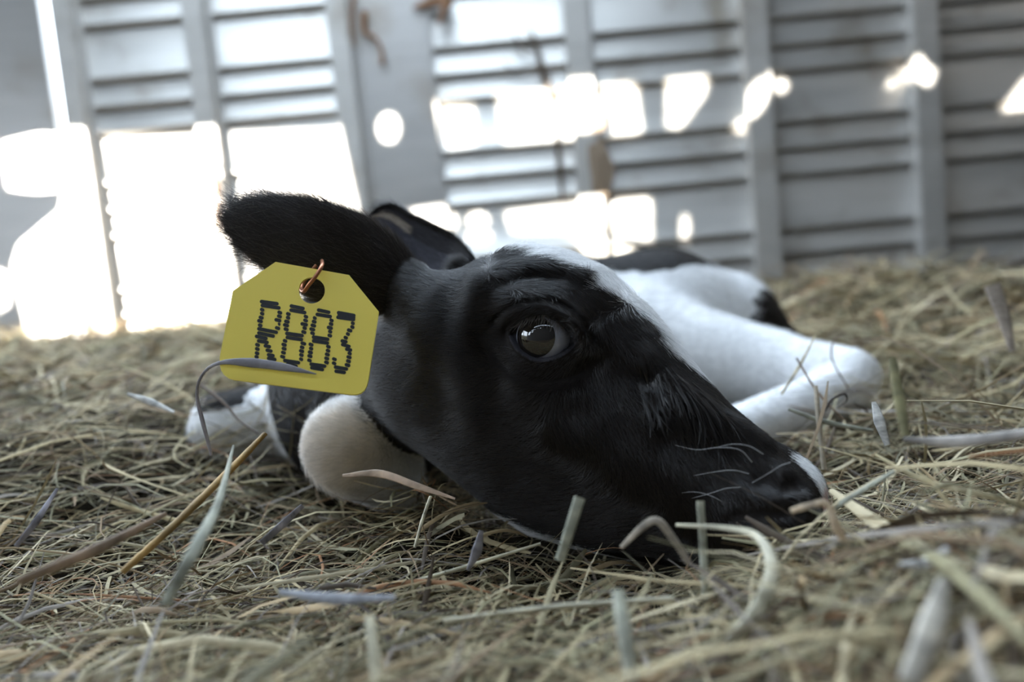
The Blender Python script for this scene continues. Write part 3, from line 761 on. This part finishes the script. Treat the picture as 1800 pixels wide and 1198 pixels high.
parts = [straws(56000, .14, 1.1, 1, .050, .0011, .22, .036), straws(3900, .15, 1.1, 1, .080, .0024, .25, .012), straws(330, .14, .30, 1, .09, .0038, .5, .0),
         laid_over(350, 545, 700, 800, 34), laid_over(1380, 1555, 650, 740, 14),
         straws(24000, 1.0, 2.36, 0, .10, .0030, .2, .04), straws(5600, .9, 2.36, 0, .17, .0040, .25, .01)]
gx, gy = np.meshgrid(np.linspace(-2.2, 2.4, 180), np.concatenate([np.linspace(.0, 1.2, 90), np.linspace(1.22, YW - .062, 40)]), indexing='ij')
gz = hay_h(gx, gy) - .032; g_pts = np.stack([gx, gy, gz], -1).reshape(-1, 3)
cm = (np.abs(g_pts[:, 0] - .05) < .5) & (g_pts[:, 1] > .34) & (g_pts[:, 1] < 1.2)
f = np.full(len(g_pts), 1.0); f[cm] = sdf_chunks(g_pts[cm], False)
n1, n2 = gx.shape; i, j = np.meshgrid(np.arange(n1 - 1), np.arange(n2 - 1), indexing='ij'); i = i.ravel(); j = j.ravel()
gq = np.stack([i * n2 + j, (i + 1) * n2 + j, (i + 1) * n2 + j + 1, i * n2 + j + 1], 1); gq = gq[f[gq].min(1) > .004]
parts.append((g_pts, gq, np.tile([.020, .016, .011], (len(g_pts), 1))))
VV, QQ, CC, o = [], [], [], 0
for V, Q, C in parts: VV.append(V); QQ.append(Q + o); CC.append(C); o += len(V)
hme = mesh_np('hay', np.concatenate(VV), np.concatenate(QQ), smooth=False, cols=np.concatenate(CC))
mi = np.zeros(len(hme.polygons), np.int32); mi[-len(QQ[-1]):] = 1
hay = link('hay', hme, M_HAY); hme.materials.append(M_GAPSHADE); hme.polygons.foreach_set('material_index', mi)
tagit(hay, 'loose dry hay litter covering the trailer floor around the calf', 'hay', kind='stuff')

# single blades and stalks that stand out of the litter
def ribbon(pts, wpx, n=26, thick=.22, stalk=False, up=None):
    """Closed lens-section strip; pts are (px, py, depth), wpx the width in photo pixels along it."""
    P = spline([PX(x, y, z) for x, y, z in pts], n); Zs = np.interp(np.linspace(0, 1, n), np.linspace(0, 1, len(pts)), [p[2] for p in pts])
    w = np.interp(np.linspace(0, 1, n), np.linspace(0, 1, len(wpx)), wpx) * Zs / FPX / 2
    T = nrm(np.gradient(P, axis=0)); view = nrm(P - CAM)
    A = nrm(np.cross(T, view) + .25 * view); B = np.cross(A, T)
    th = 1.0 if stalk else thick
    if stalk: w = w * (1 + .10 * (np.arange(n) % 9 == 4) + RNG.normal(0, .03, n))
    ring = [(math.cos(a), math.sin(a)) for a in np.arange(8) / 8 * 2 * np.pi]
    V = np.stack([P + A * (c * w)[:, None] + B * (s_ * w * th)[:, None] for c, s_ in ring], 1).reshape(-1, 3)
    i, j = np.meshgrid(np.arange(n - 1), np.arange(8), indexing='ij'); i = i.ravel(); j = j.ravel(); j2 = (j + 1) % 8
    return V, np.stack([i * 8 + j, i * 8 + j2, (i + 1) * 8 + j2, (i + 1) * 8 + j], 1)
PALE, STRAW, GOLD, LILAC, GREEN, TAN, WHT, DARK, OLIVE, ORNG = (.60, .55, .40), (.55, .47, .29), (.42, .27, .10), (.30, .28, .30), (.45, .45, .36), (.44, .32, .23), (.72, .70, .66), (.06, .045, .035), (.20, .18, .09), (.50, .24, .10)
BL = [
 ('hay_straw', [(372, 800, .462), (356, 740, .458), (346, 690, .456), (358, 655, .448), (388, 637, .4405), (440, 637, .4405), (500, 645, .4405), (556, 657, .440)], [5, 8, 5, 5, 7, 18, 15, 2], LILAC, 0, 'grey dried leaf lying across the bottom of the yellow ear tag', 'leaf'),
 ('hay_straw', [(466, 762, .49), (400, 830, .46), (300, 928, .42), (215, 1005, .40)], [9, 14, 14, 12], GOLD, 1, 'golden brown thick stalk slanting up towards the cream knee', 'stalk'),
 ('hay_straw', [(411, 782, .44), (385, 880, .36), (345, 960, .32), (290, 1062, .30)], [5, 16, 24, 18], GREEN, 0, 'pale green blade blurring towards the lens beside the golden stalk', 'hay'),
 ('hay_straw', [(292, 902, .40), (170, 965, .35), (30, 1022, .32)], [8, 22, 16], TAN, 0, 'reddish tan blurred blade in the left foreground pointing at the golden stalk', 'hay'),
 ('hay_straw', [(1019, 874, .365), (1000, 935, .36), (984, 985, .358)], [20, 19, 17], GREEN, 0, 'pale blunt-ended flat stalk leaning in front of the calf\'s jaw', 'stalk'),
 ('hay_straw', [(1231, 880, .365), (1236, 960, .36), (1240, 1050, .352)], [14, 14, 13], GREEN, 0, 'upright narrow pale stalk in front of the calf\'s muzzle', 'stalk'),
 ('hay_straw', [(1188, 922, .37), (1280, 928, .35), (1334, 945, .33), (1358, 1002, .31), (1330, 1075, .29), (1280, 1130, .28)], [6, 10, 16, 28, 30, 22], PALE, 0, 'broad curling cream blade bending down below the muzzle', 'hay'),
 ('hay_straw', [(1092, 962, .37), (1130, 925, .362), (1156, 915, .36), (1182, 945, .358), (1212, 990, .355)], [8, 14, 14, 14, 10], (.34, .29, .23), 0, 'folded brown blade making an arch under the calf\'s chin', 'hay'),
 ('hay_straw', [(702, 1029, .42), (820, 995, .43), (950, 955, .44)], [7, 7, 5], PALE, 1, 'long straight pale straw below the jaw, left of the leaning flat stalk', 'straw'),
 ('hay_straw', [(780, 1091, .345), (980, 1066, .342), (1184, 1052, .34)], [9, 11, 10], PALE, 1, 'long pale straw lying level across the bottom middle', 'straw'),
 ('hay_straw', [(757, 872, .47), (742, 915, .46), (729, 962, .45)], [6, 6, 5], PALE, 1, 'thin bright straw standing up between cream knee and jaw', 'straw'),
 ('hay_straw', [(602, 836, .500), (667, 832, .492), (734, 854, .480), (800, 876, .472)], [6, 15, 13, 4], TAN, 0, 'broad pinkish tan leaf lying at the foot of the cream knee', 'leaf'),
 ('hay_straw', [(532, 888, .455), (500, 918, .45), (460, 954, .445)], [8, 14, 12], LILAC, 0, 'short lilac grey leaf in the hay left below the cream knee', 'leaf'),
 ('hay_straw', [(1744, 500, .74), (1764, 556, .735), (1780, 618, .73)], [26, 22, 10], (.45, .38, .32), 0, 'frayed tan leaf standing upright at the right edge', 'leaf'),
 ('hay_straw', [(1568, 628, .36), (1580, 695, .35), (1592, 765, .34)], [12, 20, 14], OLIVE, 0, 'dark olive blurred blade standing beside the white hind hock', 'hay'),
 ('hay_straw', [(1536, 706, .46), (1546, 740, .455), (1560, 782, .45)], [8, 20, 10], WHT, 0, 'whitish blade standing left of the dark olive blade', 'hay'),
 ('hay_straw', [(1588, 772, .35), (1680, 776, .345), (1800, 762, .34), (1860, 750, .34)], [8, 22, 18, 12], (.50, .46, .42), 0, 'long grey blade lying level at the right edge', 'hay'),
 ('hay_straw', [(1488, 584, .72), (1466, 598, .72), (1463, 632, .71), (1492, 684, .70)], [1.6, 2.4, 2.6, 2.6], (.14, .09, .06), 1, 'hair-thin dark hooked stem against the white hind leg', 'stem'),
 ('hay_straw', [(1434, 588, .66), (1404, 645, .65), (1374, 692, .64)], [3, 5, 4], STRAW, 1, 'thin yellow straw leaning on the white hind leg', 'straw'),
 ('hay_straw', [(1400, 629, .63), (1438, 690, .62), (1484, 738, .61)], [3, 4, 3], TAN, 1, 'thin brown straw sloping down right across the white hind leg', 'straw'),
 ('hay_straw', [(1449, 722, .60), (1463, 701, .60), (1484, 692, .60), (1488, 704, .60), (1472, 716, .60)], [5, 5, 4, 3, 2], DARK, 1, 'black curled tendril in front of the white hind leg', 'stem'),
 ('hay_straw', [(1386, 719, .575), (1450, 741, .57), (1535, 757, .565)], [5, 9, 6], GREEN, 0, 'greenish flat blade beneath the black curled tendril', 'hay'),
 ('hay_straw', [(1434, 678, .57), (1440, 750, .56), (1449, 825, .55)], [7, 9, 9], (.58, .50, .38), 1, 'straight pale stalk standing up beyond the nose tip', 'stalk'),
 ('hay_straw', [(1390, 898, .34), (1425, 888, .338), (1455, 886, .336), (1470, 925, .332), (1492, 962, .33)], [10, 12, 12, 17, 12], (.55, .42, .28), 0, 'bent blade with orange end right under the nostril', 'hay'),
 ('hay_straw', [(1466, 892, .37), (1515, 862, .37), (1572, 828, .37)], [9, 9, 7], GREEN, 0, 'pale greenish blade rising right of the nose tip', 'hay'),
 ('hay_straw', [(1538, 798, .40), (1620, 842, .385), (1720, 868, .37), (1830, 892, .36)], [5, 9, 10, 8], STRAW, 0, 'long yellowish curved blade below the level grey blade', 'hay'),
 ('hay_straw', [(1580, 992, .29), (1630, 988, .288), (1668, 962, .286)], [8, 20, 10], WHT, 0, 'white crescent blade in the right foreground', 'hay'),
 ('hay_straw', [(1660, 1020, .235), (1640, 1095, .225), (1600, 1200, .215)], [20, 46, 40], (.55, .50, .42), 0, 'very blurred broad blade in the bottom right foreground', 'hay'),
 ('hay_straw', [(650, 1082, .30), (656, 1140, .29), (664, 1215, .28)], [18, 20, 20], PALE, 0, 'blurred upright cream stalk at the bottom, left of the middle', 'stalk'),
 ('hay_straw', [(1086, 1036, .29), (1098, 1110, .28), (1112, 1205, .27)], [20, 30, 24], (.52, .52, .42), 0, 'blurred wide upright blade at the bottom, right of the middle', 'hay'),
 ('hay_straw', [(224, 692, .60), (265, 706, .60), (306, 724, .595)], [5, 13, 4], WHT, 0, 'white leaf scrap in the hay left of the yellow ear tag', 'leaf'),
 ('hay_straw', [(101, 858, .45), (64, 915, .43), (28, 960, .42)], [5, 13, 8], LILAC, 0, 'lilac leaf slanting in the hay at the left edge', 'leaf'),
 ('hay_straw', [(490, 1040, .33), (590, 1052, .325), (695, 1050, .32)], [10, 22, 10], (.34, .34, .36), 0, 'blurred blue grey blade lying level above the cream foreground stalk', 'hay'),
 ('hay_straw', [(846, 932, .42), (838, 968, .418), (822, 1002, .415)], [8, 20, 6], LILAC, 0, 'small grey pointed leaf standing below the calf\'s cheek', 'leaf'),
 ('hay_straw', [(455, 762, .62), (420, 738, .63), (392, 706, .64), (352, 676, .65)], [4, 4, 5, 5], (.16, .11, .08), 1, 'dark thin stem lying over the white foreleg below the tag', 'straw'),
]
for nm, pts, w, col, stalk, lab, cat in BL:
    V, Q = ribbon(pts, w, stalk=bool(stalk)); o0 = V.mean(0)
    me = mesh_np(nm, V - o0, Q, cols=np.array(col)[None] * (1 + np.repeat(np.interp(np.arange(26), np.arange(0, 27, 3), RNG.normal(0, .22, 9)), 8)[:, None].clip(-.5, .5) + .10 * RNG.normal(size=(len(V), 1))))
    o = link(nm, me, M_BLADE); o.location = o0; tagit(o, lab, 'straw', 'single blades and stalks lying on the hay')

# things caught on the wall
def wp(px, py, d=.0): return ray_y(px, py, YW - d)
M_TWIG = mat_plain('dry_bark', (.07, .05, .035), .85); M_RUST = mat_plain('rust', (.20, .10, .045), .8); M_MUD = mat_plain('dried_mud', (.22, .165, .115), .9)
def hang(name, curves, mat, lab, cat, k=7):
    Vs, Qs, o = [], [], 0
    for pts, r in curves:
        V, Q = tube_np(spline([wp(*p) for p in pts], 24), np.interp(np.linspace(0, 1, 24), np.linspace(0, 1, len(r)), r), k); Vs.append(V); Qs.append(Q + o); o += len(V)
    V = np.concatenate(Vs); c = V.mean(0); ob = link(name, mesh_np(name, V - c, np.concatenate(Qs)), mat); ob.location = c; tagit(ob, lab, cat); return ob
hang('twig', [([(930, 45, .02), (945, 85, .02), (953, 120, .022), (968, 160, .024), (977, 225, .022), (984, 290, .02), (990, 356, .018)], [.002, .008, .012, .009, .006, .010, .004]),
              ([(902, 62, .018), (916, 78, .02), (940, 92, .02)], [.003, .006, .003]), ([(884, 105, .016), (900, 122, .018), (955, 128, .02)], [.001, .003, .002])], M_TWIG,
     'dark dry twig hanging down the metal slats above the calf', 'twig')
hang('rusty_wire', [([(622, -10, .03), (618, 40, .03), (622, 84, .03)], [.008, .006, .003]), ([(640, 20, .02), (641, 55, .02), (660, 68, .02), (671, 90, .02), (672, 114, .02)], [.012, .010, .006, .006, .008])], M_RUST,
     'rusty wire hanging beside the seam of the plain door panel', 'wire')
hang('rusty_hook', [([(725, 14, .02), (750, 8, .02), (788, 2, .03), (780, 18, .04), (774, 42, .04)], [.004, .014, .018, .012, .006])], M_RUST, 'dark rusty hook at the top right corner of the plain panel', 'hook')
ch = bpy.data.objects.new('rusty_chain', None); COL.objects.link(ch); ch.location = wp(378, 295, .07); tagit(ch, 'rusty chain hanging against the sunlit post above the near ear', 'chain')
for k in range(5):
    cpt = wp(377 + k * 1.2, 302 + k * 24, .066); a = np.arange(20) / 19 * 2 * np.pi; flat = k % 2
    P = np.stack([cpt[0] + .010 * np.cos(a) * (1 - flat), cpt[1] + .010 * np.cos(a) * flat, cpt[2] + .028 * np.sin(a)], 1)
    V, Q = tube_np(P, .0045, 8); link('chain_link', mesh_np('chain_link', V - np.array(ch.location), Q), M_RUST, ch)
def mud(name, c, r, lab, seed):
    bm = bmesh.new(); bmesh.ops.create_icosphere(bm, subdivisions=4, radius=1); rr = np.random.default_rng(seed)
    ks = rr.normal(size=(6, 3)) * 3; ph = rr.uniform(0, 6, 6)
    for v in bm.verts:
        p = np.array(v.co); f = 1 + .12 * np.sin(ks @ p + ph).sum(); v.co = Vector((p[0] * r[0] * f, p[1] * r[1], p[2] * r[2] * f))
    me = bpy.data.meshes.new(name); bm.to_mesh(me); bm.free()
    o = link(name, me, M_MUD); o.location = c; tagit(o, lab, 'mud')
mud('dried_mud', wp(1046, 205, .055), (.022, .005, .05), 'dried mud on the post inside the sun patch right of the twig', 3)
mud('dried_mud', wp(1052, 295, .055), (.032, .005, .085), 'dried mud running down the shaded part of that post', 5)
